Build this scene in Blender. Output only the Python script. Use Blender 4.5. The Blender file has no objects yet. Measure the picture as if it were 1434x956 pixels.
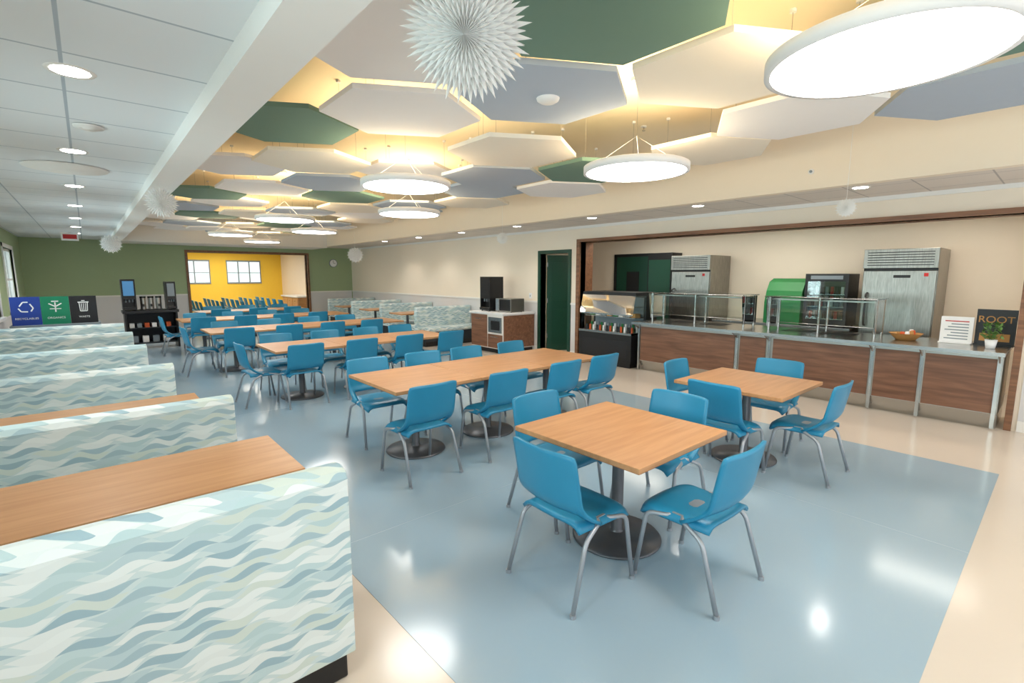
import bpy, math, random
from mathutils import Vector, Matrix
random.seed(4)
S=bpy.context.scene
pi=math.pi
# ------------------------------------------------------------------ materials
def srgb(r,g,b):
    f=lambda c:(c/255/12.92) if c/255<=0.04045 else ((c/255+0.055)/1.055)**2.4
    return (f(r),f(g),f(b),1)
class NT:
    def __init__(s,name):
        s.m=bpy.data.materials.new(name); s.m.use_nodes=True
        s.t=s.m.node_tree; s.b=s.t.nodes['Principled BSDF']
    def n(s,ty,**k):
        x=s.t.nodes.new(ty)
        for a,b in k.items(): setattr(x,a,b)
        return x
    def l(s,a,b): s.t.links.new(a,b)
    def math(s,op,a,b=0.0,c=None):
        x=s.n('ShaderNodeMath',operation=op)
        for i,v in enumerate([a,b] if c is None else [a,b,c]):
            if isinstance(v,(int,float)): x.inputs[i].default_value=v
            else: s.l(v,x.inputs[i])
        return x.outputs[0]
    def mix(s,f,a,b):
        x=s.n('ShaderNodeMix',data_type='RGBA')
        for i,v in ((0,f),(6,a),(7,b)):
            if isinstance(v,(int,float,tuple)): x.inputs[i].default_value=v
            else: s.l(v,x.inputs[i])
        return x.outputs[2]
def mat(name,col,rough=.5,metal=0,var=.05,scale=8,spec=.5,bump=0,emit=0,ecol=None):
    q=NT(name); b=q.b
    b.inputs['Roughness'].default_value=rough; b.inputs['Metallic'].default_value=metal
    b.inputs['Specular IOR Level'].default_value=spec
    tc=q.n('ShaderNodeTexCoord'); no=q.n('ShaderNodeTexNoise'); no.inputs['Scale'].default_value=scale
    no.inputs['Detail'].default_value=2
    q.l(tc.outputs['Object'],no.inputs['Vector'])
    c=q.mix(no.outputs['Fac'],tuple([c*(1-var) for c in col[:3]]+[1]),tuple([min(1,c*(1+var)) for c in col[:3]]+[1]))
    q.l(c,b.inputs['Base Color'])
    if bump:
        bp=q.n('ShaderNodeBump'); bp.inputs['Strength'].default_value=bump; bp.inputs['Distance'].default_value=.01
        q.l(no.outputs['Fac'],bp.inputs['Height']); q.l(bp.outputs[0],b.inputs['Normal'])
    if emit:
        b.inputs['Emission Color'].default_value=ecol or col; b.inputs['Emission Strength'].default_value=emit
    return q.m
def wood(name,c1,c2,rough=.35,axis=0,sc=1.0,metal=0):
    q=NT(name); tc=q.n('ShaderNodeTexCoord'); mp=q.n('ShaderNodeMapping')
    s=[14*sc]*3; s[axis]=1.2*sc; mp.inputs['Scale'].default_value=s
    no=q.n('ShaderNodeTexNoise'); no.inputs['Scale'].default_value=1.6; no.inputs['Detail'].default_value=6; no.inputs['Distortion'].default_value=.6
    q.l(tc.outputs['Object'],mp.inputs[0]); q.l(mp.outputs[0],no.inputs['Vector'])
    r=q.n('ShaderNodeValToRGB'); r.color_ramp.elements[0].position=.3; r.color_ramp.elements[0].color=c1
    r.color_ramp.elements[1].position=.7; r.color_ramp.elements[1].color=c2
    q.l(no.outputs['Fac'],r.inputs[0]); q.l(r.outputs[0],q.b.inputs['Base Color']); q.b.inputs['Roughness'].default_value=rough; q.b.inputs['Metallic'].default_value=metal
    return q.m
def tilemat(name,base,line,w=.61,h=.61,mortar=.008,rough=.8):
    q=NT(name); tc=q.n('ShaderNodeTexCoord'); br=q.n('ShaderNodeTexBrick'); br.offset=0; br.squash=1
    q.l(tc.outputs['Object'],br.inputs['Vector'])
    for k,v in (('Scale',1),('Mortar Size',mortar),('Brick Width',w),('Row Height',h),('Mortar Smooth',.1)): br.inputs[k].default_value=v
    br.inputs['Color1'].default_value=base; br.inputs['Color2'].default_value=[c*.96 for c in base[:3]]+[1]; br.inputs['Mortar'].default_value=line
    q.l(br.outputs['Color'],q.b.inputs['Base Color']); q.b.inputs['Roughness'].default_value=rough
    return q.m
def fabric():
    q=NT('booth_wave_fabric'); tc=q.n('ShaderNodeTexCoord'); sp=q.n('ShaderNodeSeparateXYZ'); q.l(tc.outputs['Object'],sp.inputs[0])
    u=q.math('ADD',sp.outputs[0],sp.outputs[1]); v=sp.outputs[2]
    def layer(lam,h,amp,off,hw,seed,shift,rnd):
        ku=q.math('ADD',q.math('MULTIPLY',u,2*pi/lam),shift)
        vv=q.math('DIVIDE',q.math('ADD',q.math('ADD',v,off),q.math('MULTIPLY',q.math('SINE',ku),amp)),h)
        i=q.math('FLOOR',vv); fr=q.math('SUBTRACT',q.math('FRACT',vv),.5)
        wn=q.n('ShaderNodeTexWhiteNoise',noise_dimensions='2D'); cb=q.n('ShaderNodeCombineXYZ'); q.l(i,cb.inputs[0]); cb.inputs[1].default_value=seed; q.l(cb.outputs[0],wn.inputs['Vector'])
        ph=q.math('ADD',q.math('DIVIDE',ku,2*pi),q.math('ADD',q.math('MULTIPLY',i,.5),q.math('MULTIPLY',wn.outputs['Value'],rnd)))
        cell=q.math('FLOOR',ph)
        sn=q.math('ABSOLUTE',q.math('SINE',q.math('MULTIPLY',ph,pi)))
        w=q.math('MULTIPLY',q.math('POWER',sn,1.2),hw)
        ins=q.math('LESS_THAN',q.math('ABSOLUTE',fr),w)
        c2=q.n('ShaderNodeCombineXYZ'); q.l(i,c2.inputs[0]); q.l(cell,c2.inputs[1]); c2.inputs[2].default_value=seed
        w2=q.n('ShaderNodeTexWhiteNoise',noise_dimensions='3D'); q.l(c2.outputs[0],w2.inputs['Vector'])
        return ins,w2.outputs['Value']
    def ramp(f,cols):
        r=q.n('ShaderNodeValToRGB'); cr=r.color_ramp; cr.interpolation='CONSTANT'
        cr.elements[0].position=0; cr.elements[0].color=cols[0][1]; cr.elements[1].position=cols[1][0]; cr.elements[1].color=cols[1][1]
        for p,c in cols[2:]:
            e=cr.elements.new(p); e.color=c
        q.l(f,r.inputs[0]); return r.outputs[0]
    base=srgb(202,218,218)
    i1,n1=layer(.17,.050,.010,0,.50,1,0,1)
    c1=ramp(n1,[(0,srgb(222,230,228)),(.35,srgb(190,212,214)),(.6,srgb(206,218,210)),(.8,srgb(184,206,210))])
    i2,n2=layer(.17,.050,.010,.025,.32,7,.3,1)
    c2=ramp(n2,[(0,srgb(164,190,198)),(.3,srgb(182,206,208)),(.5,srgb(226,234,232)),(.8,srgb(154,182,192))])
    c=q.mix(i2,q.mix(i1,base,c1),c2)
    q.l(c,q.b.inputs['Base Color']); q.b.inputs['Roughness'].default_value=.6
    return q.m
M={}
M['blue']=mat('chair_blue_plastic',srgb(38,134,172),.36,var=.03)
M['leg']=mat('chair_leg_grey_metal',srgb(170,174,180),.35,metal=.5)
M['ped']=mat('pedestal_grey_metal',srgb(100,102,106),.4,metal=.6)
M['wood']=wood('table_beech_laminate',srgb(186,134,90),srgb(204,154,108),.33)
M['edge']=wood('table_edge_wood',srgb(150,98,58),srgb(170,112,70),.5)
M['fab']=fabric()
M['black']=mat('black_plastic',srgb(22,22,24),.4)
M['dark']=mat('dark_base',srgb(30,38,46),.5)
M['floorb']=mat('vinyl_floor_blue',srgb(156,178,192),.14,var=.03,scale=1.5,spec=.6)
M['floorc']=mat('vinyl_floor_cream',srgb(214,202,188),.17,var=.03,scale=1.5)
M['seam']=mat('floor_seam_line',srgb(168,186,198),.3)
M['tile']=tilemat('acoustic_tile',srgb(230,236,240),srgb(176,188,198))
M['tile2']=tilemat('acoustic_tile_warm',srgb(224,216,208),srgb(180,174,170))
M['white']=mat('white_paint',srgb(236,234,230),.7,var=.01)
M['creamw']=mat('cream_wall_paint',srgb(240,228,210),.7,var=.01)
M['ceilw']=mat('raised_ceiling_paint',srgb(240,224,192),.8,var=.01)
M['green']=mat('green_wall_paint',srgb(166,184,144),.7,var=.02)
M['wains']=mat('wainscot_grey',srgb(218,216,216),.5,var=.01)
M['yellow']=mat('yellow_wall_paint',srgb(244,204,70),.7,var=.02)
M['walnut']=wood('walnut_trim',srgb(106,72,50),srgb(146,102,72),.45,axis=1)
M['panelw']=wood('counter_panel_walnut',srgb(108,74,56),srgb(146,104,80),.4,axis=1)
M['steel']=mat('stainless_steel',srgb(190,190,188),.25,metal=1,var=.04,scale=3)
M['steel2']=mat('stainless_satin',srgb(176,174,168),.36,metal=1)
M['brush']=wood('brushed_stainless',srgb(132,130,126),srgb(160,157,150),.3,axis=2,sc=3,metal=1)
M['hexw']=mat('felt_white',srgb(240,238,236),.9,var=.01)
M['hexc']=mat('felt_cream',srgb(238,230,214),.9,var=.01)
M['hexg']=mat('felt_green',srgb(108,138,124),.9,var=.02)
M['hexb']=mat('felt_bluegrey',srgb(174,186,200),.9,var=.02)
M['glow']=mat('pendant_diffuser',(1,1,1,1),.5,emit=12,ecol=(1,.97,.92,1))
M['glow2']=mat('downlight_lens',(1,1,1,1),.5,emit=25,ecol=(1,.95,.86,1))
M['glow3']=mat('added_light_lens',(1,1,1,1),.5,emit=9.5,ecol=(1,.92,.80,1))  # glow of the added, unseen ceiling panels
M['paper']=mat('white_paper',srgb(240,240,238),.8,var=.01)
M['dgreen']=mat('dark_green_door',srgb(20,66,50),.4)
M['bgreen']=mat('bright_green_cover',srgb(20,120,60),.5)
M['sblue']=mat('sign_blue',srgb(30,62,150),.4)
M['sgreen']=mat('sign_green',srgb(16,128,92),.4)
M['sblack']=mat('sign_black',srgb(28,28,32),.4)
M['swhite']=mat('sign_white',srgb(240,240,240),.5)
M['greyb']=mat('grey_cabinet',srgb(130,142,150),.5)
M['screen']=mat('drink_graphic',srgb(70,130,180),.3,emit=.25)
M['leaf']=mat('plant_leaf',srgb(90,130,60),.6)
M['bread']=mat('wicker',srgb(190,140,80),.7,bump=.4,scale=60)
M['orange']=mat('packet_orange',srgb(210,90,40),.5)
M['red']=mat('packet_red',srgb(190,40,40),.5)
def glassm():
    q=NT('clear_glass'); nt=q.t
    tr=q.n('ShaderNodeBsdfTransparent'); tr.inputs[0].default_value=(.88,.95,.93,1)
    gl=q.n('ShaderNodeBsdfGlossy'); gl.inputs['Roughness'].default_value=.03
    fr=q.n('ShaderNodeFresnel'); fr.inputs[0].default_value=1.7
    mx=q.n('ShaderNodeMixShader'); q.l(fr.outputs[0],mx.inputs[0]); q.l(tr.outputs[0],mx.inputs[1]); q.l(gl.outputs[0],mx.inputs[2])
    q.l(mx.outputs[0],nt.nodes['Material Output'].inputs[0]); return q.m
M['glass']=glassm()
# ------------------------------------------------------------------ mesh builder
class MB:
    def __init__(s): s.v=[]; s.f=[]; s.m=[]; s.s=[]; s.mats=[]
    def mi(s,k):
        if k not in s.mats: s.mats.append(k)
        return s.mats.index(k)
    def add(s,vs,fs,k,smooth=False):
        o=len(s.v); s.v+= [tuple(v) for v in vs]; i=s.mi(k)
        for f in fs: s.f.append([o+a for a in f]); s.m.append(i); s.s.append(smooth)
        return s
    def box(s,x0,x1,y0,y1,z0,z1,k):
        v=[(x,y,z) for x in (x0,x1) for y in (y0,y1) for z in (z0,z1)]
        return s.add(v,[(0,1,3,2),(4,6,7,5),(0,4,5,1),(2,3,7,6),(0,2,6,4),(1,5,7,3)],k)
    def cyl(s,c,r,h,k,axis='z',seg=24,r2=None,smooth=True):
        r2=r if r2 is None else r2
        A={'z':lambda a,b,t:(c[0]+a,c[1]+b,c[2]+t),'x':lambda a,b,t:(c[0]+t,c[1]+a,c[2]+b),'y':lambda a,b,t:(c[0]+b,c[1]+t,c[2]+a)}[axis]
        b0=[A(r*math.cos(2*pi*i/seg),r*math.sin(2*pi*i/seg),0) for i in range(seg)]
        b1=[A(r2*math.cos(2*pi*i/seg),r2*math.sin(2*pi*i/seg),h) for i in range(seg)]
        s.add(b0+b1,[(i,(i+1)%seg,seg+(i+1)%seg,seg+i) for i in range(seg)],k,smooth)
        s.add(b0,[tuple(range(seg))[::-1]],k); s.add(b1,[tuple(range(seg))],k); return s
    def lathe(s,c,prof,k,seg=32):
        v=[];f=[]
        for r,z in prof:
            for i in range(seg): v.append((c[0]+r*math.cos(2*pi*i/seg),c[1]+r*math.sin(2*pi*i/seg),c[2]+z))
        for j in range(len(prof)-1):
            for i in range(seg): f.append((j*seg+i,j*seg+(i+1)%seg,(j+1)*seg+(i+1)%seg,(j+1)*seg+i))
        return s.add(v,f,k,True)
    def prism(s,poly,z0,z1,k):
        n=len(poly); v=[(x,y,z0) for x,y in poly]+[(x,y,z1) for x,y in poly]
        return s.add(v,[tuple(range(n))[::-1],tuple(range(n,2*n))]+[(i,(i+1)%n,n+(i+1)%n,n+i) for i in range(n)],k)
    def prism_x(s,poly,x0,x1,k): # poly in (y,z)
        n=len(poly); v=[(x0,y,z) for y,z in poly]+[(x1,y,z) for y,z in poly]
        return s.add(v,[tuple(range(n))[::-1],tuple(range(n,2*n))]+[(i,(i+1)%n,n+(i+1)%n,n+i) for i in range(n)],k)
    def prism_y(s,poly,y0,y1,k): # poly in (x,z)
        n=len(poly); v=[(x,y0,z) for x,z in poly]+[(x,y1,z) for x,z in poly]
        return s.add(v,[tuple(range(n)),tuple(range(n,2*n))[::-1]]+[(i,(i+1)%n,n+(i+1)%n,n+i) for i in range(n)],k)
    def tube(s,pts,r,k,seg=8,rad=.04):
        P=[Vector(p) for p in pts]; Q=[P[0]]
        for i in range(1,len(P)-1):
            a=P[i-1]-P[i]; b=P[i+1]-P[i]; d=min(rad,a.length*.45,b.length*.45)
            A=P[i]+a.normalized()*d; B=P[i]+b.normalized()*d
            for t in (0,.25,.5,.75,1): Q.append(A.lerp(P[i],t).lerp(P[i].lerp(B,t),t))
        Q.append(P[-1]); v=[];f=[];n=len(Q); up=None
        for i,p in enumerate(Q):
            t=((Q[i+1] if i<n-1 else p)-(Q[i-1] if i>0 else p)).normalized()
            if up is None: up=Vector((0,0,1)) if abs(t.z)<.9 else Vector((1,0,0))
            a=t.cross(up).normalized(); b=a.cross(t).normalized(); up=b
            for j in range(seg): v.append(p+a*r*math.cos(2*pi*j/seg)+b*r*math.sin(2*pi*j/seg))
        for i in range(n-1):
            for j in range(seg): f.append((i*seg+j,i*seg+(j+1)%seg,(i+1)*seg+(j+1)%seg,(i+1)*seg+j))
        f.append(tuple(range(seg))[::-1]); f.append(tuple(range((n-1)*seg,n*seg)))
        return s.add(v,f,k,True)
    def shell(s,fn,nu,nv,th,k,mask=None):
        P=[[Vector(fn(i/nu*2-1,j/nv)) for i in range(nu+1)] for j in range(nv+1)]
        N=[[None]*(nu+1) for _ in range(nv+1)]
        for j in range(nv+1):
            for i in range(nu+1):
                du=P[j][min(i+1,nu)]-P[j][max(i-1,0)]; dv=P[min(j+1,nv)][i]-P[max(j-1,0)][i]
                N[j][i]=du.cross(dv).normalized()
        W=nu+1; v=[P[j][i] for j in range(nv+1) for i in range(W)]+[P[j][i]-N[j][i]*th for j in range(nv+1) for i in range(W)]
        o=W*(nv+1); ok=lambda i,j:0<=i<nu and 0<=j<nv and (mask is None or mask((i+.5)/nu*2-1,(j+.5)/nv))
        f=[]
        for j in range(nv):
            for i in range(nu):
                if not ok(i,j): continue
                a,b,c,d=j*W+i,j*W+i+1,(j+1)*W+i+1,(j+1)*W+i
                f.append((a,b,c,d)); f.append((o+d,o+c,o+b,o+a))
                if not ok(i,j-1): f.append((a,o+a,o+b,b))
                if not ok(i,j+1): f.append((c,o+c,o+d,d))
                if not ok(i-1,j): f.append((d,o+d,o+a,a))
                if not ok(i+1,j): f.append((b,o+b,o+c,c))
        return s.add(v,f,k,True)
    def mesh(s,name):
        me=bpy.data.meshes.new(name); me.from_pydata(s.v,[],s.f)
        for k in s.mats: me.materials.append(M[k])
        me.polygons.foreach_set('material_index',s.m); me.polygons.foreach_set('use_smooth',s.s); me.update(); return me
    def obj(s,name,loc=(0,0,0),rz=0,bevel=0,parent=None):
        return place(s.mesh(name),name,loc,rz,bevel,parent)
def place(me,name,loc=(0,0,0),rz=0,bevel=0,parent=None):
    o=bpy.data.objects.new(name,me); S.collection.objects.link(o); o.location=loc; o.rotation_euler=(0,0,rz)
    if bevel:
        b=o.modifiers.new('bevel','BEVEL'); b.width=bevel; b.segments=2; b.limit_method='ANGLE'; b.angle_limit=math.radians(50)
    if parent: o.parent=parent
    return o
def B(name,x0,x1,y0,y1,z0,z1,k,bevel=0): return MB().box(x0,x1,y0,y1,z0,z1,k).obj(name,bevel=bevel)
# ------------------------------------------------------------------ room shell
XL,XR,YF,YN=-1.25,7.65,18.1,-2.6
ZL,ZB,ZR,ZS=2.70,2.60,3.35,2.67
RX0,RX1,RY0,RY1=.78,6.2,-.6,16.6
B('floor',-1.6,10.4,YN,24.6,-.1,0,'floorc')
fl=MB().prism([(1.06,.26),(5.85,.26),(5.85,17.6),(.55,17.6),(.6,6),(1.0,3.2)],0,.002,'floorb')
fl.obj('floor_inlay')
m=MB()
for yy in (2.9,6.6,10.3,14): m.box(1.1,5.85,yy,yy+.003,.0015,.0024,'seam')
m.box(4.0,4.003,.26,17.5,.0015,.0024,'seam')
m.obj('floor_seam')
WIN=[(-1.6,-.2),(.6,2.2),(3.2,4.8),(5.8,7.4),(8.6,10.2),(11.4,13.0),(14.4,16.2)]
m=MB(); y=YN
for a,b in WIN:
    m.box(XL-.15,XL,y,a,0,3.4,'green'); m.box(XL-.15,XL,a,b,0,.95,'green'); m.box(XL-.15,XL,a,b,2.3,3.4,'green'); y=b
m.box(XL-.15,XL,y,YF,0,3.4,'green'); m.obj('wall_left')
for i,(a,b) in enumerate(WIN):
    w=MB()
    for (p,q,r,s_) in ((a,a+.06,.95,2.3),(b-.06,b,.95,2.3),(a,b,.95,1.01),(a,b,2.24,2.3),(a,b,1.6,1.64),((a+b)/2-.02,(a+b)/2+.02,.95,2.3)):
        w.box(XL-.1,XL-.04,p,q,r,s_,'white')
    w.box(XL-.03,XL+.02,a-.08,a,.9,2.38,'white'); w.box(XL-.03,XL+.02,b,b+.08,.9,2.38,'white')
    w.box(XL-.03,XL+.02,a-.08,b+.08,2.3,2.38,'white'); w.box(XL-.03,XL+.06,a-.08,b+.08,.9,.95,'white')
    w.box(XL-.085,XL-.08,a+.05,b-.05,1.0,2.26,'glass'); w.obj('window_%d'%(i+1))
    l=bpy.data.lights.new('window_daylight','AREA'); l.shape='RECTANGLE'; l.size=1.2; l.size_y=b-a; l.energy=48; l.color=(.84,.93,1)
    o=bpy.data.objects.new('window_daylight',l); S.collection.objects.link(o); o.location=(XL-.2,(a+b)/2,1.62); o.rotation_euler=(0,math.radians(-90),0)
B('trim_4',XL,XL+.012,YN,YF-.04,0,.9,'wains')
OX0,OX1,OZ=2.42,6.0,2.42
m=MB(); m.box(XL,OX0,YF,YF+.15,0,3.4,'green'); m.box(OX1,10,YF,YF+.15,0,3.4,'green'); m.box(OX0,OX1,YF,YF+.15,OZ,3.4,'green'); m.obj('wall_far')
for nm,p,q in (('trim_5',XL+.02,OX0-.08),('trim_6',OX1+.08,XR-.04)):
    m=MB(); m.box(p,q,YF-.012,YF,.12,1.1,'wains'); m.box(p,q,YF-.03,YF,1.1,1.14,'white'); m.box(p,q,YF-.03,YF,0,.12,'white'); m.obj(nm)
m=MB(); m.box(OX0-.07,OX0,YF-.04,YF+.25,0,OZ+.07,'walnut'); m.box(OX1,OX1+.07,YF-.04,YF+.25,0,OZ+.07,'walnut'); m.box(OX0,OX1,YF-.04,YF+.25,OZ,OZ+.07,'walnut'); m.obj('trim_1')
SY0,SY1,SZ=.36,6.66,2.38
DY0,DY1,DZ=6.98,7.82,2.18
m=MB()
m.box(XR,XR+.15,YN,SY0,0,3.4,'creamw'); m.box(XR,XR+.15,SY0,SY1,SZ,3.4,'creamw'); m.box(XR,XR+.15,SY1,DY0,0,3.4,'creamw')
m.box(XR,XR+.15,DY0,DY1,DZ,3.4,'creamw'); m.box(XR,XR+.15,DY1,YF,0,3.4,'creamw'); m.obj('wall_right')
for nm,a,b in (('trim_7',DY1+.08,YF-.03),('trim_8',YN,SY0-.1),('trim_9',SY1+.1,DY0-.08)):
    m=MB(); m.box(XR-.012,XR,a,b,.12,1.1,'wains'); m.box(XR-.03,XR,a,b,1.1,1.14,'white'); m.box(XR-.025,XR,a,b,0,.12,'white'); m.obj(nm)
m=MB(); m.box(XR-.05,XR+.38,SY1,SY1+.08,0,SZ+.06,'walnut'); m.box(XR-.05,XR+.38,SY0-.06,SY0,0,SZ+.06,'walnut'); m.box(XR-.05,XR+.38,SY0,SY1,SZ,SZ+.06,'walnut'); m.obj('trim_2')
m=MB(); m.box(XR-.03,XR+.16,DY0-.07,DY0,0,DZ+.07,'dgreen'); m.box(XR-.03,XR+.16,DY1,DY1+.07,0,DZ+.07,'dgreen'); m.box(XR-.03,XR+.16,DY0,DY1,DZ,DZ+.07,'dgreen')
m.obj('trim_10')
m=MB(); m.box(0,.86,-.022,.022,.01,2.16,'dgreen'); m.box(.1,.76,-.03,-.022,.15,.95,'dgreen'); m.box(.1,.76,-.03,-.022,1.15,2.0,'dgreen')
m.cyl((.8,-.07,1.0),.012,.14,'steel','y',12); m.cyl((.68,-.075,1.0),.012,.12,'steel','x',12)
for z in (.3,1.1,1.9): m.box(-.012,.012,-.03,-.022,z,z+.1,'steel')
m.obj('door_1',(XR+.17,DY1-.03,0),math.radians(-28),bevel=.003)
B('ceiling_left',XL-.15,.58,YN,YF,ZL,ZL+.05,'tile')
B('ceiling_right',RX1+.12,XR,YN,YF,ZS+.03,ZS+.09,'tile2')
m=MB(); m.box(.56,RX0,YN,YF,ZB,ZR+.1,'white'); m.obj('ceiling_beam_left')
m=MB(); m.box(RX1,RX1+.12,YN,YF,ZS,ZR+.1,'creamw'); m.obj('ceiling_bulkhead_right')
m=MB(); m.box(RX0,RX1,RY1,YF,ZB+.02,ZR+.1,'white'); m.obj('ceiling_bulkhead_far')
B('ceiling_raised',RX0,RX1,YN,RY1,ZR,ZR+.1,'ceilw')
B('trim_3',XR-.03,XR,YN,YF,ZS-.02,ZS+.03,'white')
# kitchen
m=MB(); m.box(9.95,10.1,-1.5,8.9,0,3,'creamw'); m.obj('wall_kitchen_back')
m=MB(); m.box(7.8,9.95,8.75,8.9,0,3,'creamw'); m.obj('wall_kitchen_left')
m=MB(); m.box(7.8,9.95,-1.5,-1.35,0,3,'creamw'); m.obj('wall_kitchen_right')
B('ceiling_kitchen',7.8,9.95,-1.35,8.75,2.66,2.74,'creamw')
for i,yy in enumerate((1.0,3.4,5.8)):
    m=MB(); m.box(-.3,.3,-.6,.6,-.01,.0,'glow3'); m.box(-.33,-.3,-.63,.63,-.02,0,'white'); m.box(.3,.33,-.63,.63,-.02,0,'white'); m.box(-.3,.3,-.63,-.6,-.02,0,'white'); m.box(-.3,.3,.6,.63,-.02,0,'white')
    m.obj('added_ceiling_light',(8.55,yy,2.66))  # glowing panel out of view, added to light the kitchen
m=MB(); m.box(9.91,9.94,6.5,7.45,0,2.15,'dgreen'); m.box(9.89,9.94,6.43,6.5,0,2.22,'black'); m.box(9.89,9.94,7.45,7.52,0,2.22,'black'); m.box(9.89,9.94,6.43,7.52,2.15,2.22,'black'); m.cyl((9.86,6.62,1),.012,.06,'steel','x',10); m.box(9.9,9.915,6.8,7.15,1.2,1.8,'black'); m.obj('door_2')
m=MB(); m.box(9.53,9.93,5.72,6.32,0,2.2,'black'); m.box(9.52,9.53,5.75,6.29,.1,2.05,'dgreen'); m.box(9.48,9.52,5.80,5.83,.9,1.3,'steel'); m.obj('broom_cabinet',bevel=.005)
# yellow room
m=MB()
WY=[(2.3,3.97),(4.58,5.93)]; x=.5
for a,b in WY:
    m.box(x,a,24,24.15,0,3,'yellow'); m.box(a,b,24,24.15,0,1.35,'yellow'); m.box(a,b,24,24.15,2.35,3,'yellow'); x=b
m.box(x,6.95,24,24.15,0,3,'yellow'); m.obj('wall_yellow_room')
m=MB(); m.box(6.8,6.95,YF+.15,24,0,3,'creamw'); m.obj('wall_yellow_room_right')
m=MB(); m.box(.5,.65,YF+.15,24,0,3,'yellow'); m.obj('wall_yellow_room_left')
B('ceiling_yellow_room',.5,6.95,YF+.15,24.1,2.7,2.8,'white')
for i,(a,b) in enumerate(WY):
    w=MB(); w.box(a,b,23.97,24.05,1.35,1.41,'greyb'); w.box(a,b,23.97,24.05,2.29,2.35,'greyb'); w.box(a,b,23.99,24.03,1.8,1.83,'greyb')
    for t in range(4):
        xx=a+(b-a-.035)*t/3; w.box(xx,xx+.035,23.98,24.05,1.35,2.35,'greyb')
    w.box(a+.05,b-.05,24.06,24.07,1.4,2.3,'glass'); w.obj('window_%d'%(8+i))
for yy in (19.8,22.4):
    m=MB(); m.box(-1.2,1.2,-.4,.4,-.01,0,'glow3'); m.box(-1.24,-1.2,-.44,.44,-.02,0,'white'); m.box(1.2,1.24,-.44,.44,-.02,0,'white'); m.obj('added_ceiling_light',(4.0,yy,2.7))  # unseen glowing panels, added to brighten the yellow room
m=MB(); m.box(6.1,6.78,19.6,21.6,0,.85,'wood'); m.box(6.05,6.79,19.55,21.65,.85,.9,'white')
for i in range(3): m.box(6.085,6.1,19.65+i*.65,20.25+i*.65,.1,.8,'wood'); m.box(6.07,6.085,19.9+i*.65,20.0+i*.65,.7,.72,'steel')
m.obj('low_cabinet',bevel=.004)
# ------------------------------------------------------------------ furniture
def chairmesh():
    m=MB()
    def seat(u,v):
        w=.222+.018*v
        if v>.8: w*=1-.10*((v-.8)/.2)**2
        z=.452-.016*(1-u*u)*math.sin(pi*min(1,v*1.1))-.045*abs(u)**8
        if v>.78: z-=.035*((v-.78)/.22)**2
        return (w*u,-.205+.44*v-.012*u*u*(1 if v>.5 else -1),z)
    m.shell(seat,16,14,.018,'blue')
    def back(u,v):
        z=.425+.410*v
        w=.234-.006*v
        if v>.93: w*=1-.03*((v-.93)/.07)**2
        y=-.200-.080*v+.035*u*u
        if v<.36: y+=.13*((.36-v)/.36)**2
        if v>.9: z-=.010*abs(u)**8
        return (w*u,y,z)
    m.shell(back,20,20,-.018,'blue',mask=lambda u,v: not(v<.20 and abs(u)<.80))
    m.box(-.2,.2,-.03,.03,.415,.437,'leg')
    for s in (-1,1):
        m.tube([(s*.10,-.02,.425),(s*.215,-.03,.425),(s*.238,-.17,.36),(s*.252,-.275,.012)],.013,'leg')
        m.tube([(s*.10,.02,.422),(s*.212,.03,.42),(s*.236,.165,.40),(s*.248,.225,.012)],.013,'leg')
        m.cyl((s*.252,-.275,0),.016,.02,'leg',seg=10); m.cyl((s*.248,.225,0),.016,.02,'leg',seg=10)
    return m.mesh('dining_chair')
CH=chairmesh()
def chair(x,y,d,jit=0.04):
    r={'+Y':0,'-Y':pi,'+X':-pi/2,'-X':pi/2}[d]
    place(CH,'dining_chair',(x,y,.002),r+random.uniform(-jit,jit))
def tablemesh(w,d):
    m=MB(); m.box(-w/2,w/2,-d/2,d/2,.712,.74,'wood'); m.box(-w/2+.001,w/2-.001,-d/2+.001,d/2-.001,.708,.712,'edge')
    m.lathe((0,0,0),[(0.001,0),(.285,0),(.29,.008),(.28,.02),(.1,.035),(.045,.045),(.038,.06),(.038,.68),(.001,.68)],'ped',40)
    m.box(-.28,.28,-.03,.03,.68,.708,'ped'); m.box(-.03,.03,-.28,.28,.68,.708,'ped')
    return m.mesh('dining_table')
TS=tablemesh(.955,.955); TM=tablemesh(.905,.98)
def tab(me,x,y): place(me,'dining_table',(x,y,.002),0,bevel=.003)
tab(TS,2.51,1.83); chair(1.98,1.74,'+X',.02); chair(2.5,1.28,'+Y',.03); chair(3.06,1.88,'-X',.02); chair(2.48,2.33,'-Y',.02)
tab(TS,4.58,1.91); chair(4.12,1.88,'+X'); chair(4.66,1.42,'+Y'); chair(5.2,1.95,'-X'); chair(4.62,2.42,'-Y')
for i in range(3): tab(TM,2.33+.91*i,4.14)
for x in (2.08,2.92,3.7,4.35): chair(x,3.64,'+Y')
for x in (2.2,2.88,3.5,4.25): chair(x,4.66,'-Y')
for i in range(3): tab(TM,2.2+.91*i,7.12)
for x in (2.08,2.85,3.6,4.36): chair(x,6.74,'+Y')
for x in (2.1,2.85,3.55,4.2): chair(x,7.66,'-Y')
chair(1.68,7.12,'+X')
for i in range(4): tab(TM,1.95+.91*i,9.98)
for x in (1.9,2.7,3.5,4.3): chair(x,9.5,'+Y'); chair(x+.05,10.5,'-Y')
chair(1.42,9.95,'+X')
for i in range(4): tab(TM,1.9+.91*i,12.8)
for x in (1.8,2.6,3.4,4.2): chair(x,12.3,'+Y'); chair(x+.05,13.3,'-Y')
chair(1.38,12.8,'+X')
for i in range(3): tab(TM,2.6+.91*i,15.4)
for x in (2.6,3.5,4.4): chair(x,14.9,'+Y'); chair(x+.05,15.9,'-Y')
for j in range(5):
    for i in range(6): chair(2.4+.62*i,18.9+.8*j,'+X')
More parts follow.
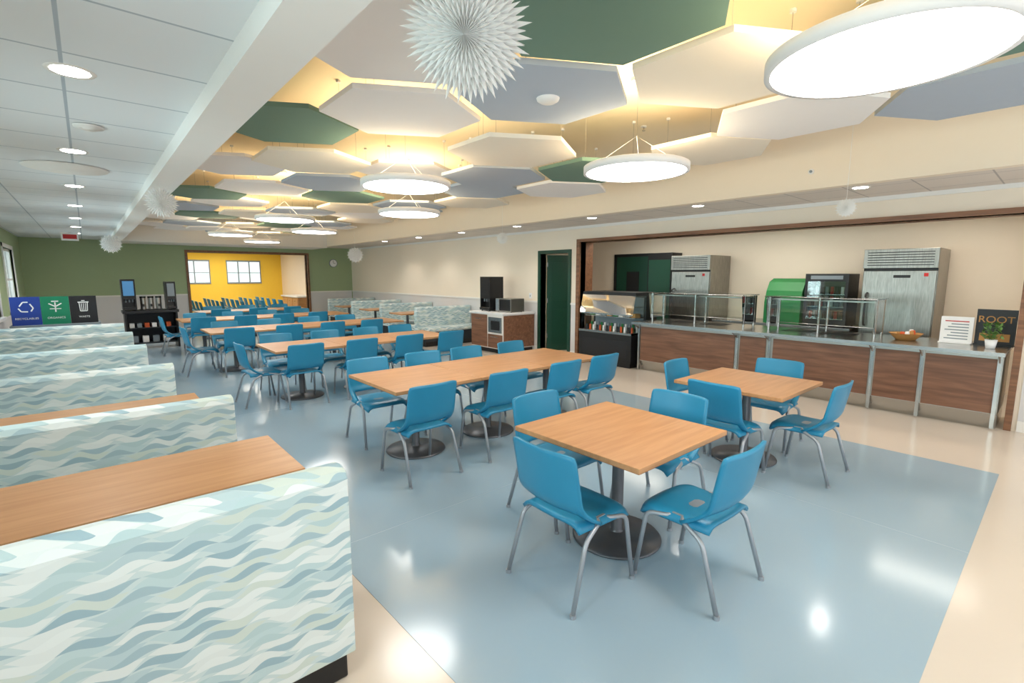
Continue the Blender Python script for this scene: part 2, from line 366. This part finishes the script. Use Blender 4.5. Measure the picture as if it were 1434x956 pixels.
def booth(x0,x1,y,double):
    L=x1-x0; m=MB(); t=.075
    prof=[(-t,.12),(-t,.90),(-t+.02,.93),(0,.94),(t-.02,.93),(t,.90),(t,.12)]
    m.prism_x([(a,b) for a,b in prof][::-1],0,L,'fab')
    def seatp(s):
        m.box(.01,L-.01,min(s*t,s*(t+.40)),max(s*t,s*(t+.40)),.12,.36,'dark')
        p=[(s*t,.36),(s*(t+.42),.36),(s*(t+.44),.40),(s*(t+.42),.455),(s*(t+.39),.47),(s*t,.46)]
        if s>0: p=p[::-1]
        m.prism_x(p,0,L,'fab')
    seatp(1)
    if double: seatp(-1)
    m.box(.03,L-.03,-.05 if not double else -.40,.44,0,.12,'black')
    m.obj('booth_bench',(x0,y,0),bevel=.008)
def boothtable(x0,x1,y,w=.68):
    m=MB(); L=x1-x0; m.box(0,L,-w/2,w/2,.712,.742,'wood'); m.box(.002,L-.002,-w/2+.002,w/2-.002,.706,.712,'edge')
    for xx in (L-.35,.35):
        m.cyl((xx,0,.03),.035,.68,'ped'); m.box(xx-.03,xx+.03,-.25,.25,.68,.708,'ped')
        m.box(xx-.04,xx+.04,-.26,.26,0,.03,'ped'); m.box(xx-.2,xx+.2,-.04,.04,0,.03,'ped')
    m.obj('booth_table',(x0,y,0),bevel=.003)
LB=[(1.94,.735),(3.58,.655),(5.25,.52),(6.9,.45)]
XB=XL+.08
for i,(y,x1) in enumerate(LB): booth(XB,x1,y,i>0)
booth(XB,.42,8.55,True); booth(XB,.40,10.2,True)
for a,b in ((2.83,.76),((LB[1][0]+LB[2][0])/2,.6),((LB[2][0]+LB[3][0])/2,.5),(7.72,.42),(9.4,.4)): boothtable(XB,b,a)
for y in (10.5,12.4,14.3,16.2): booth(6.0,XR-.04,y,True)
for y in (11.45,13.35,15.25): boothtable(5.95,XR-.05,y)
# ------------------------------------------------------------------ hexagon baffles
RH=.60
def hexp(x,y,z,k):
    m=MB(); P=[(RH*math.cos(pi/2+i*pi/3),RH*math.sin(pi/2+i*pi/3)) for i in range(6)]
    m.prism(P,0,.035,k)
    for a in (0,2,4): m.cyl((P[a][0]*.75,P[a][1]*.75,.035),.002,ZR-z-.035,'steel',seg=6); m.cyl((P[a][0]*.75,P[a][1]*.75,ZR-z-.02),.02,.02,'white',seg=10)
    m.obj('hexagon_ceiling_baffle',(x,y,z),bevel=.004)
rows={-3:[(4.755,'hexb',2.95),(3.625,'hexg',2.98),(1.365,'hexw',2.95)],
 -2:[(1.93,'hexg',2.92),(3.06,'hexc',2.92),(4.19,'hexw',2.90)],
 -1:[(1.365,'hexw',2.95),(2.495,'hexb',2.92),(4.755,'hexc',2.92)],
 0:[(1.93,'hexw',2.92),(3.06,'hexc',2.82),(4.19,'hexg',2.80),],
 1:[(1.365,'hexg',2.95),(3.625,'hexb',2.82),(4.755,'hexw',2.80)],
 2:[(1.93,'hexc',2.90),(3.06,'hexw',2.95),(4.19,'hexb',2.85)],
 3:[(1.365,'hexw',2.95),(2.495,'hexb',2.88),(4.755,'hexc',2.85)],
 4:[(1.93,'hexw',2.88),(3.06,'hexg',2.88),(4.19,'hexb',2.85)],
 5:[(1.365,'hexg',2.88),(3.625,'hexc',2.86),(4.755,'hexb',2.92)],
 6:[(1.93,'hexw',2.92),(3.06,'hexb',2.85),(4.19,'hexw',2.88)],
 7:[(1.365,'hexb',2.9),(2.495,'hexc',2.85),(4.755,'hexc',2.9)],
 8:[(1.93,'hexg',2.88),(3.06,'hexw',2.9),(4.19,'hexb',2.86)],
 9:[(1.365,'hexw',2.9),(3.625,'hexg',2.86),(4.755,'hexw',2.9)],
 10:[(1.93,'hexb',2.88),(3.06,'hexc',2.9),(4.19,'hexw',2.86)],
 11:[(1.365,'hexw',2.9),(2.495,'hexw',2.86),(4.755,'hexg',2.9)],
 12:[(1.93,'hexw',2.9),(3.06,'hexb',2.88),(4.19,'hexc',2.88)]}
for j,l in rows.items():
    for x,k,z in l: hexp(x,3.5+.98*j,z,k)
def pendant(x,y,z=2.585,up=20,r=.44):
    m=MB()
    m.lathe((0,0,0),[(r-.025,0),(r,0),(r,.055),(r-.01,.06),(.001,.06)],'hexw',64)
    m.cyl((0,0,.006),r-.025,.004,'glow',seg=64)
    for a in range(3):
        t=a*2*pi/3+.5; m.tube([(r*.8*math.cos(t),r*.8*math.sin(t),.06),(0,0,.30),(0,0,ZR-z-.03)],.0012,'steel',6,.01)
    m.cyl((0,0,ZR-z-.03),.06,.03,'white')
    m.obj('disc_pendant_light',(x,y,z))
    l=bpy.data.lights.new('pendant_uplight','AREA'); l.shape='DISK'; l.size=.7; l.energy=up; l.color=(1,.80,.53)
    o=bpy.data.objects.new('pendant_uplight',l); S.collection.objects.link(o); o.location=(x,y,z+.075); o.rotation_euler=(pi,0,0)
pendant(2.67,.64,2.63,20,.455)
for x,y in ((3.625,2.56),(2.495,4.48),(3.625,6.44),(2.495,8.4),(3.625,10.36),(2.495,12.32),(3.625,14.3)): pendant(x,y)
def down(x,y,z,e=14,col=(1,.95,.88)):
    m=MB(); m.lathe((0,0,0),[(.075,-.002),(.095,-.006),(.1,0)],'white',24); m.cyl((0,0,-.004),.075,.003,'glow2',seg=24)
    m.obj('recessed_downlight',(x,y,z))
    l=bpy.data.lights.new('downlight_spot','SPOT'); l.energy=e; l.spot_size=math.radians(130); l.spot_blend=.6; l.color=col; l.shadow_soft_size=.07
    o=bpy.data.objects.new('downlight_spot',l); S.collection.objects.link(o); o.location=(x,y,z-.02)
for i in range(8): down(.05-.02*i,1.25+2.05*i,ZL,32+2.5*i,(.99,.98,.97))
for i in range(8): down(6.7,-.25+1.95*i,ZS+.03,36)
def diffuser(x,y,z,r=.16):
    m=MB(); m.lathe((0,0,0),[(.001,-.02),(r*.4,-.02),(r*.45,-.012),(r*.7,-.02),(r*.75,-.01),(r,-.012),(r*1.03,-.002)],'white',32); m.obj('round_air_diffuser',(x,y,z-.002))
diffuser(-.05,6.2,ZL,.3); diffuser(.1,4.4,ZL,.08)
m=MB(); m.lathe((0,0,0),[(.001,-.03),(.05,-.03),(.075,-.015),(.08,0)],'white',28); m.obj('smoke_detector',(2.5,2.5,2.92))
def sprink(x,y,z):
    m=MB(); m.cyl((0,0,-.012),.03,.012,'white',seg=16); m.cyl((0,0,-.045),.007,.033,'steel',seg=8); m.cyl((0,0,-.05),.018,.004,'steel',seg=12); m.obj('sprinkler_head',(x,y,z))
for x,y in ((1.3,2.0),(3.1,1.0),(4.9,1.9),(2.9,3.0),(4.8,3.3)): sprink(x,y,ZR)
m=MB(); m.cyl((0,0,0),.03,.012,'white','x',24); m.cyl((-.012,0,0),.014,.014,'greyb','x',16); m.obj('wall_sensor',(RX1-.013,2.05,2.86))
m=MB(); m.box(-.15,.15,-.02,.02,-.2,-.02,'white'); m.box(-.12,.12,-.022,-.02,-.16,-.06,'red'); m.cyl((0,0,-.02),.02,.02,'white'); m.obj('exit_sign',(-.2,15.2,ZL))
def snow(x,y,z,R,zt,axis=(-.55,-.6,-.45),n=30):
    m=MB()
    for li,(f,h) in enumerate(((1,0),(.9,.07),(.76,.14),(.6,.2),(.42,.25),(.24,.29))):
        for sgn in ((1,-1) if li else (1,)):
            r=R*f; hh=R*h*sgn; v=[(0,0,hh+R*.07*sgn)]; fs=[]
            for i in range(n):
                a0=2*pi*(i+.5*(li%2))/n; d=pi/n
                c=lambda rr,a,zz:(rr*math.cos(a),rr*math.sin(a),hh+zz)
                o=len(v); v+=[c(r*.72,a0-d,-.05*R),c(r*.78,a0-d*.55,.0),c(r,a0,.04*R),c(r*.78,a0+d*.55,.0),c(r*.72,a0+d,-.05*R),c(r*.8,a0,.07*R)]
                fs+=[(0,o,o+1,o+5),(o+1,o+2,o+5),(0,o+5,o+3,o+4),(o+5,o+2,o+3)]
            m.add(v,fs,'paper')
    q=Vector((0,0,1)).rotation_difference(Vector(axis).normalized()).to_matrix()
    m.v=[tuple(q@Vector(p)) for p in m.v]
    m.tube([(0,0,R*.6),(0,0,zt-z)],.002,'paper',6)
    m.obj('paper_snowflake',(x,y,z))
snow(1.09,1.5,2.57,.235,ZR)
snow(.62,5.94,2.42,.15,ZB,(-.2,-.95,-.2),18); snow(.45,13.2,2.36,.2,ZL,(-.1,-1,-.1),16); snow(6.0,13.9,2.3,.24,ZR,(-.4,-.9,-.1),16); snow(6.1,7.3,2.42,.12,ZR,(-.7,-.7,-.1),18); snow(6.1,1.66,2.42,.10,ZR,(-1,-.3,-.1),18)
# ------------------------------------------------------------------ serving line
m=MB(); Y0,Y1=.42,5.1; CX=7.5
m.box(CX,8.3,Y0,Y1,.18,.84,'steel2'); m.box(CX+.08,8.25,Y0,Y1,0,.18,'steel')
m.box(CX-.25,8.32,Y0-.02,Y1,.86,.90,'steel'); m.box(CX-.02,8.3,Y0,Y1,.84,.86,'steel')
m.add([(CX,Y0,.18),(CX,Y1,.18),(CX+.07,Y1,0),(CX+.07,Y0,0)],[(0,1,2,3)],'steel')
for a,b in ((.46,1.08),(1.13,1.57),(1.63,2.80),(2.9,3.28),(3.36,5.06)): m.box(CX-.012,CX,a,b,.19,.80,'panelw')
for yy in (.43,1.09,1.58,2.83,3.3,5.07):
    m.box(CX-.03,CX,yy,yy+.035,.02,.86,'steel'); m.prism_y([(CX-.22,.86),(CX-.03,.86),(CX-.03,.76)],yy+.01,yy+.025,'steel')
for a in (1.9,2.4,3.7,4.3): m.box(7.72,8.15,a,a+.4,.9,.9005,'black')
m.obj('serving_counter',bevel=.003)
def guard(y0,y1):
    m=MB(); z=1.40
    for yy in (y0,(y0+y1)/2,y1):
        m.cyl((7.75,yy,.902),.016,z-.9,'steel'); m.cyl((8.12,yy,.902),.016,z-.9,'steel'); m.cyl((7.75,yy,z-.03),.012,.37,'steel','x',10)
    m.box(7.62,8.2,y0-.03,y1+.03,z,z+.012,'glass'); m.tube([(7.62,y0-.03,z+.005),(7.62,y1+.03,z+.005)],.007,'steel'); m.tube([(8.2,y0-.03,z+.005),(8.2,y1+.03,z+.005)],.007,'steel')
    m.add([(7.60,y0,1.39),(7.60,y1,1.39),(7.70,y1,1.03),(7.70,y0,1.03)],[(0,1,2,3)],'glass'); m.tube([(7.70,y0,1.03),(7.70,y1,1.03)],.006,'steel')
    for yy in (y0-.01,y1+.01): m.add([(7.62,yy,1.39),(8.18,yy,1.39),(8.18,yy,.95),(7.70,yy,.95)],[(0,1,2,3)],'glass')
    m.box(7.85,7.95,y0,y1,z-.05,z-.03,'steel2'); m.obj('sneeze_guard')
guard(3.36,5.0); guard(1.66,2.98)
def fridge(y0,y1):
    m=MB(); m.box(9.05,9.85,y0,y1,.12,2.1,'brush'); m.box(9.02,9.05,y0+.012,y1-.012,.2,1.78,'brush'); m.box(9.0,9.05,y0,y1,1.82,2.1,'brush')
    m.box(9.04,9.05,y0+.004,y1-.004,1.78,1.82,'black')
    for i in range(6): m.box(8.99,9.0,y0+.05,y1-.05,1.86+i*.037,1.872+i*.037,'sblack')
    m.tube([(9.02,y1-.08,.95),(8.94,y1-.08,.97),(8.94,y1-.08,1.43),(9.02,y1-.08,1.45)],.014,'black'); m.box(9.01,9.02,y0+.3,y0+.5,1.68,1.72,'black')
    m.box(9.012,9.02,y0+.1,y0+.15,1.70,1.75,'red')
    for a in (y0+.06,y1-.06):
        for xx in (9.12,9.78): m.cyl((xx,a,0),.03,.12,'black')
    m.obj('commercial_refrigerator',bevel=.006)
fridge(4.6,5.42); fridge(1.27,2.15)
m=MB(); m.box(9.0,9.9,2.25,4.5,.84,.88,'steel'); m.box(9.1,9.9,2.3,4.45,.1,.84,'steel2')
for i in range(3): m.box(9.08,9.1,2.33+.72*i,3.0+.72*i,.14,.8,'greyb'); m.box(9.05,9.08,2.6+.72*i,2.72+.72*i,.7,.72,'steel')
for a in (2.35,4.4): m.cyl((9.15,a,0),.03,.1,'black'); m.cyl((9.8,a,0),.03,.1,'black')
m.obj('back_counter',bevel=.003)
m=MB(); a,b=2.34,2.96
m.box(9.2,9.65,a,b,.9,1.74,'black'); m.box(9.08,9.2,a,b,1.62,1.74,'black'); m.box(9.08,9.2,a,b,.9,1.0,'black'); m.box(9.08,9.2,a,a+.04,1.0,1.62,'black'); m.box(9.08,9.2,b-.04,b,1.0,1.62,'black')
m.box(9.085,9.09,a+.04,b-.04,1.0,1.62,'glass'); m.box(9.076,9.08,a+.08,b-.08,1.65,1.71,'greyb')
for z in (1.0,1.2,1.4):
    m.box(9.1,9.2,a+.04,b-.04,z,z+.01,'steel')
    for i in range(7): m.cyl((9.15,a+.09+i*.073,z+.01),.024,.12,('sblack','red','greyb','sblack','swhite')[(i+int(z*10))%5],seg=10)
for q_ in (a+.04,b-.04): m.cyl((9.2,q_,.881),.02,.02,'black',seg=8); m.cyl((9.6,q_,.881),.02,.02,'black',seg=8)
m.obj('beverage_merchandiser',bevel=.004)
m=MB(); pr=[(9.05,.886),(9.05,1.25),(9.12,1.45),(9.22,1.60),(9.4,1.66),(9.6,1.64),(9.65,.886)]
m.prism_y(pr,3.0,3.58,'bgreen'); m.box(9.045,9.05,3.1,3.48,.95,1.2,'bgreen'); m.obj('covered_ice_cream_machine',bevel=.05)
m=MB(); a,b=5.2,6.45
m.box(7.4,8.2,a,b,.1,.62,'black'); m.box(7.45,8.15,a+.05,b-.05,0,.1,'black'); m.box(7.85,8.2,a,b,.62,1.34,'black'); m.box(7.5,8.2,a,b,1.34,1.40,'black')
m.box(7.38,7.85,a,b,.62,.66,'steel'); m.box(7.55,7.85,a+.03,b-.03,.92,.935,'steel'); m.box(7.6,7.85,a+.03,b-.03,1.12,1.13,'glass')
for yy in (a,b-.03): m.add([(7.4,yy,.62),(7.85,yy,.62),(7.85,yy,1.34),(7.5,yy,1.34),(7.42,yy,1.0)],[(0,1,2,3,4)],'glass')
m.add([(7.42,a,1.0),(7.42,b,1.0),(7.5,b,1.34),(7.5,a,1.34)],[(0,1,2,3)],'glass'); m.box(7.41,7.43,a,b,.97,1.0,'steel')
m.box(7.84,7.85,a+.05,b-.05,.7,1.3,'greyb')
for i in range(14): m.cyl((7.55,a+.09+i*.083,.66),.022,.09,('orange','sblack','swhite')[i%3],seg=10); m.cyl((7.7,a+.09+i*.083,.66),.022,.13,('swhite','bgreen','greyb')[i%3],seg=10)
for i in range(8): m.box(7.62,7.78,a+.08+i*.14,a+.18+i*.14,.935,1.0,('bread','greyb','swhite','bgreen')[i%4])
m.box(7.395,7.4,a+.1,b-.1,.2,.5,'sblack'); m.obj('refrigerated_display_case',bevel=.004)
ZC=.902
m=MB(); m.lathe((0,0,0),[(.001,0),(.1,0),(.17,.08),(.18,.085),(.16,.075),(.09,.01),(.001,.01)],'bread',24)
for i in range(9):
    t=i*.7; m.cyl((.07*math.cos(t),.07*math.sin(t),.03+.006*i),.03,.05,('bread','orange','swhite')[i%3],seg=10,r2=.02)
m.obj('snack_basket',(7.85,1.35,ZC))
m=MB(); m.box(-.01,.01,-.15,.15,0,.32,'swhite'); m.box(-.06,.06,-.15,.15,0,.012,'swhite')
for i in range(7): m.box(-.0115,-.01,-.11,.11-.03*(i%3),.05+i*.035,.062+i*.035,'greyb' if i<6 else 'red')
m.obj('menu_sign',(7.9,.88,ZC),-.1)
def text(s,parent,loc,size,rot,k='swhite'):
    c=bpy.data.curves.new('label_text','FONT'); c.body=s; c.size=size; c.align_x='CENTER'; c.align_y='CENTER'; c.extrude=.001; c.materials.append(M[k])
    o=bpy.data.objects.new('label_text',c); S.collection.objects.link(o); o.parent=parent; o.location=loc; o.rotation_euler=rot
m=MB(); m.box(-.012,.012,-.17,.17,0,.42,'sblack'); m.box(-.014,-.012,-.13,.13,.05,.14,'bread'); m.box(-.06,.06,-.17,.17,0,.012,'black')
p=m.obj('poster_stand',(7.95,.55,ZC),-.1); text('ROOT',p,(-.016,0,.3),.11,(pi/2,0,-pi/2),'bread')
m=MB(); m.lathe((0,0,0),[(.001,0),(.04,0),(.055,.1),(.05,.1),(.04,.02),(.001,.02)],'swhite',20)
for i in range(90):
    a=random.uniform(0,2*pi); r=random.uniform(.02,.10); z=random.uniform(.12,.29); c=Vector((r*math.cos(a),r*math.sin(a),z))
    d=Vector((random.uniform(-1,1),random.uniform(-1,1),random.uniform(-.2,1))).normalized()*.035; e=d.cross(Vector((.3,.2,1))).normalized()*.014
    m.add([c-d,c+e,c+d,c-e],[(0,1,2,3)],'leaf')
    if i%5==0: m.tube([(0,0,.03),tuple(c*.6+Vector((0,0,.06))),tuple(c)],.002,'leaf',5)
m.obj('potted_plant',(7.62,.55,ZC))
m=MB(); m.box(6.7,XR-.03,8.0,9.15,.1,.86,'white'); m.box(6.75,XR-.05,8.03,9.12,0,.1,'black'); m.box(6.66,XR-.03,7.97,9.18,.86,.9,'swhite')
m.box(6.685,6.7,8.02,8.52,.12,.42,'panelw'); m.box(6.685,6.7,8.55,9.13,.12,.84,'panelw'); m.box(6.68,6.7,8.04,8.50,.46,.80,'steel'); m.box(6.675,6.68,8.1,8.4,.52,.72,'black')
m.box(6.66,6.685,8.15,8.4,.36,.375,'steel'); m.box(6.66,6.685,8.75,8.95,.74,.755,'steel'); m.box(6.71,XR-.04,7.985,8.0,.12,.84,'panelw')
m.obj('coffee_counter',bevel=.003)
m=MB(); m.box(0,.4,-.26,.26,.01,.3,'steel2'); m.box(-.006,0,-.25,.12,.03,.28,'black'); m.box(-.01,0,.14,.25,.03,.28,'greyb'); m.tube([(-.006,.12,.06),(-.03,.12,.07),(-.03,.12,.24),(-.006,.12,.25)],.006,'steel')
for a in (-.22,.22): m.cyl((.05,a,0),.015,.012,'black'); m.cyl((.35,a,0),.015,.012,'black')
m.obj('microwave_oven',(6.95,8.3,ZC),bevel=.005)
def dispenser(name,loc,rz,h=.72,w=.34,k='screen',kz=.36):
    m=MB(); m.box(0,.42,-w/2,w/2,.02,.08,'black'); m.box(.14,.42,-w/2,w/2,.08,h,'black'); m.box(.02,.14,-w/2,w/2,h*kz,h,'black'); m.box(.012,.02,-w/2+.03,w/2-.03,h*(kz+.12),h-.04,k)
    for sg in (-1,1): m.box(.02,.14,sg*w/2-(.03 if sg>0 else 0),sg*w/2+(0 if sg>0 else .03),.08,h*kz,'black')
    for i in range(3): m.cyl((.08,-w/4+i*w/4,h*(kz-.09)),.016,h*.09,'greyb',seg=10)
    m.box(.03,.14,-w/2+.035,w/2-.035,.08,.085,'steel')
    for a in (-w/2+.04,w/2-.04): m.cyl((.05,a,0),.015,.02,'black',seg=8); m.cyl((.37,a,0),.015,.02,'black',seg=8)
    return m.obj(name,loc,rz,bevel=.012)
dispenser('coffee_dispenser',(6.85,8.85,ZC),0,.78,.36,'sblack')
m=MB(); m.box(.55,1.62,14.1,14.7,.84,.9,'black'); m.box(.58,1.59,14.6,14.65,.1,.84,'dark')
for x in (.58,1.55): m.box(x,x+.04,14.12,14.68,.0,.84,'black')
m.box(.6,1.56,14.15,14.65,.12,.15,'dark'); m.box(.6,1.56,14.15,14.65,.48,.5,'dark')
for i in range(6): m.box(.66+i*.14,.75+i*.14,14.25,14.45,.5,.6,('swhite','greyb','orange')[i%3])
for i in range(4): m.box(.68+i*.2,.8+i*.2,14.25,14.45,.15,.3,('greyb','swhite')[i%2])
m.obj('coffee_station',bevel=.004)
dispenser('juice_dispenser',(.70,14.18,ZC),pi/2,.72,.26)
dispenser('juice_dispenser',(1.50,14.18,ZC),pi/2,.66,.2,'greyb')
m=MB()
for i in range(3): m.cyl((i*.15,0,.02),.055,.26,'steel2',seg=20); m.cyl((i*.15,0,.28),.06,.04,'black',seg=20); m.box(i*.15-.02,i*.15+.02,-.09,-.05,.08,.14,'black')
m.box(-.07,.37,-.1,.1,0,.02,'black'); m.obj('coffee_urn',(.96,14.4,ZC))
m=MB(); m.box(-1.1,.12,12.5,13.1,.05,.76,'greyb'); m.box(-1.08,.1,12.53,13.07,0,.05,'black'); m.box(-1.12,.14,12.46,13.12,.76,.80,'greyb')
w=1.2/3
for i,k in enumerate(('sblue','sgreen','sblack')):
    m.box(-1.09+i*w,-1.09+(i+1)*w-.003,12.6,12.64,.80,1.32,k); m.box(-1.05+i*w,-1.09+(i+1)*w-.04,12.49,12.5,.1,.68,'greyb'); m.box(-1.0+i*w,-1.14+(i+1)*w,12.485,12.49,.55,.65,'black')
def ic(cx,cz,kind):
    y=12.597
    def line(p,q,t=.012):
        P=Vector((p[0],0,p[1]));Q=Vector((q[0],0,q[1]));d=(Q-P).normalized();n=Vector((-d.z,0,d.x))*t/2
        m.add([(cx+a.x,y,cz+a.z) for a in (P-n,Q-n,Q+n,P+n)],[(0,1,2,3)],'swhite')
    if kind==0:
        for i in range(3):
            a=pi/2+i*2*pi/3
            A=(.1*math.cos(a-.35),.1*math.sin(a-.35)); Bp=(.1*math.cos(a+.35),.1*math.sin(a+.35)); C=(.085*math.cos(a+1.35),.085*math.sin(a+1.35))
            line(A,Bp,.02); line(Bp,C,.02)
    elif kind==1:
        line((0,-.1),(0,.08),.02); line((-.09,.06),(0,0),.02); line((.09,.06),(0,0),.02); line((-.08,-.04),(.08,-.04),.014); line((-.05,.1),(.05,.1),.02)
    else:
        line((-.08,.07),(.08,.07),.02); line((-.06,.06),(-.05,-.1),.014); line((.06,.06),(.05,-.1),.014); line((-.05,-.1),(.05,-.1),.014); line((0,.05),(0,-.09),.01); line((-.03,.05),(-.025,-.09),.01); line((.03,.05),(.025,-.09),.01); line((-.025,.1),(.025,.1),.014)
for i in range(3): ic(-1.09+(i+.5)*w,1.13,i)
p=m.obj('waste_sorting_station')
for i,s in enumerate(('RECYCLABLES','ORGANICS','WASTE')): text(s,p,(-1.09+(i+.5)*w,12.595,.92),.05,(pi/2,0,0))
m=MB(); m.cyl((0,-.03,0),.15,.03,'greyb','y',32); m.cyl((0,-.033,0),.13,.004,'swhite','y',32); m.box(-.005,.005,-.037,-.034,0,.1,'black'); m.box(0,.07,-.037,-.034,-.005,.005,'black'); m.obj('wall_clock',(6.95,YF-.001,2.15))
m=MB(); m.box(0,.05,-.5,.5,-.3,.3,'black'); m.box(.05,.055,-.47,.47,-.27,.27,'dark'); m.obj('wall_television',(XL+.001,10.8,1.75))
m=MB(); m.box(-.01,0,-.04,.04,-.06,.06,'swhite'); m.box(-.016,-.01,-.01,.01,-.02,.02,'greyb'); m.obj('light_switch',(XR,8.15,1.25))
# ------------------------------------------------------------------ world & camera
W=bpy.data.worlds.new('world'); S.world=W; W.use_nodes=True
bg=W.node_tree.nodes['Background']; bg.inputs[0].default_value=(.92,.96,1,1); bg.inputs[1].default_value=1.4
cam=bpy.data.cameras.new('camera'); co=bpy.data.objects.new('camera',cam); S.collection.objects.link(co); S.camera=co
cam.sensor_width=36; cam.lens=680/1434*36; cam.clip_start=.05
co.location=(0,0,1.72); co.rotation_euler=(math.radians(90-7.79),0,math.radians(-41))
S.view_settings.view_transform='Standard'; S.view_settings.exposure=.27
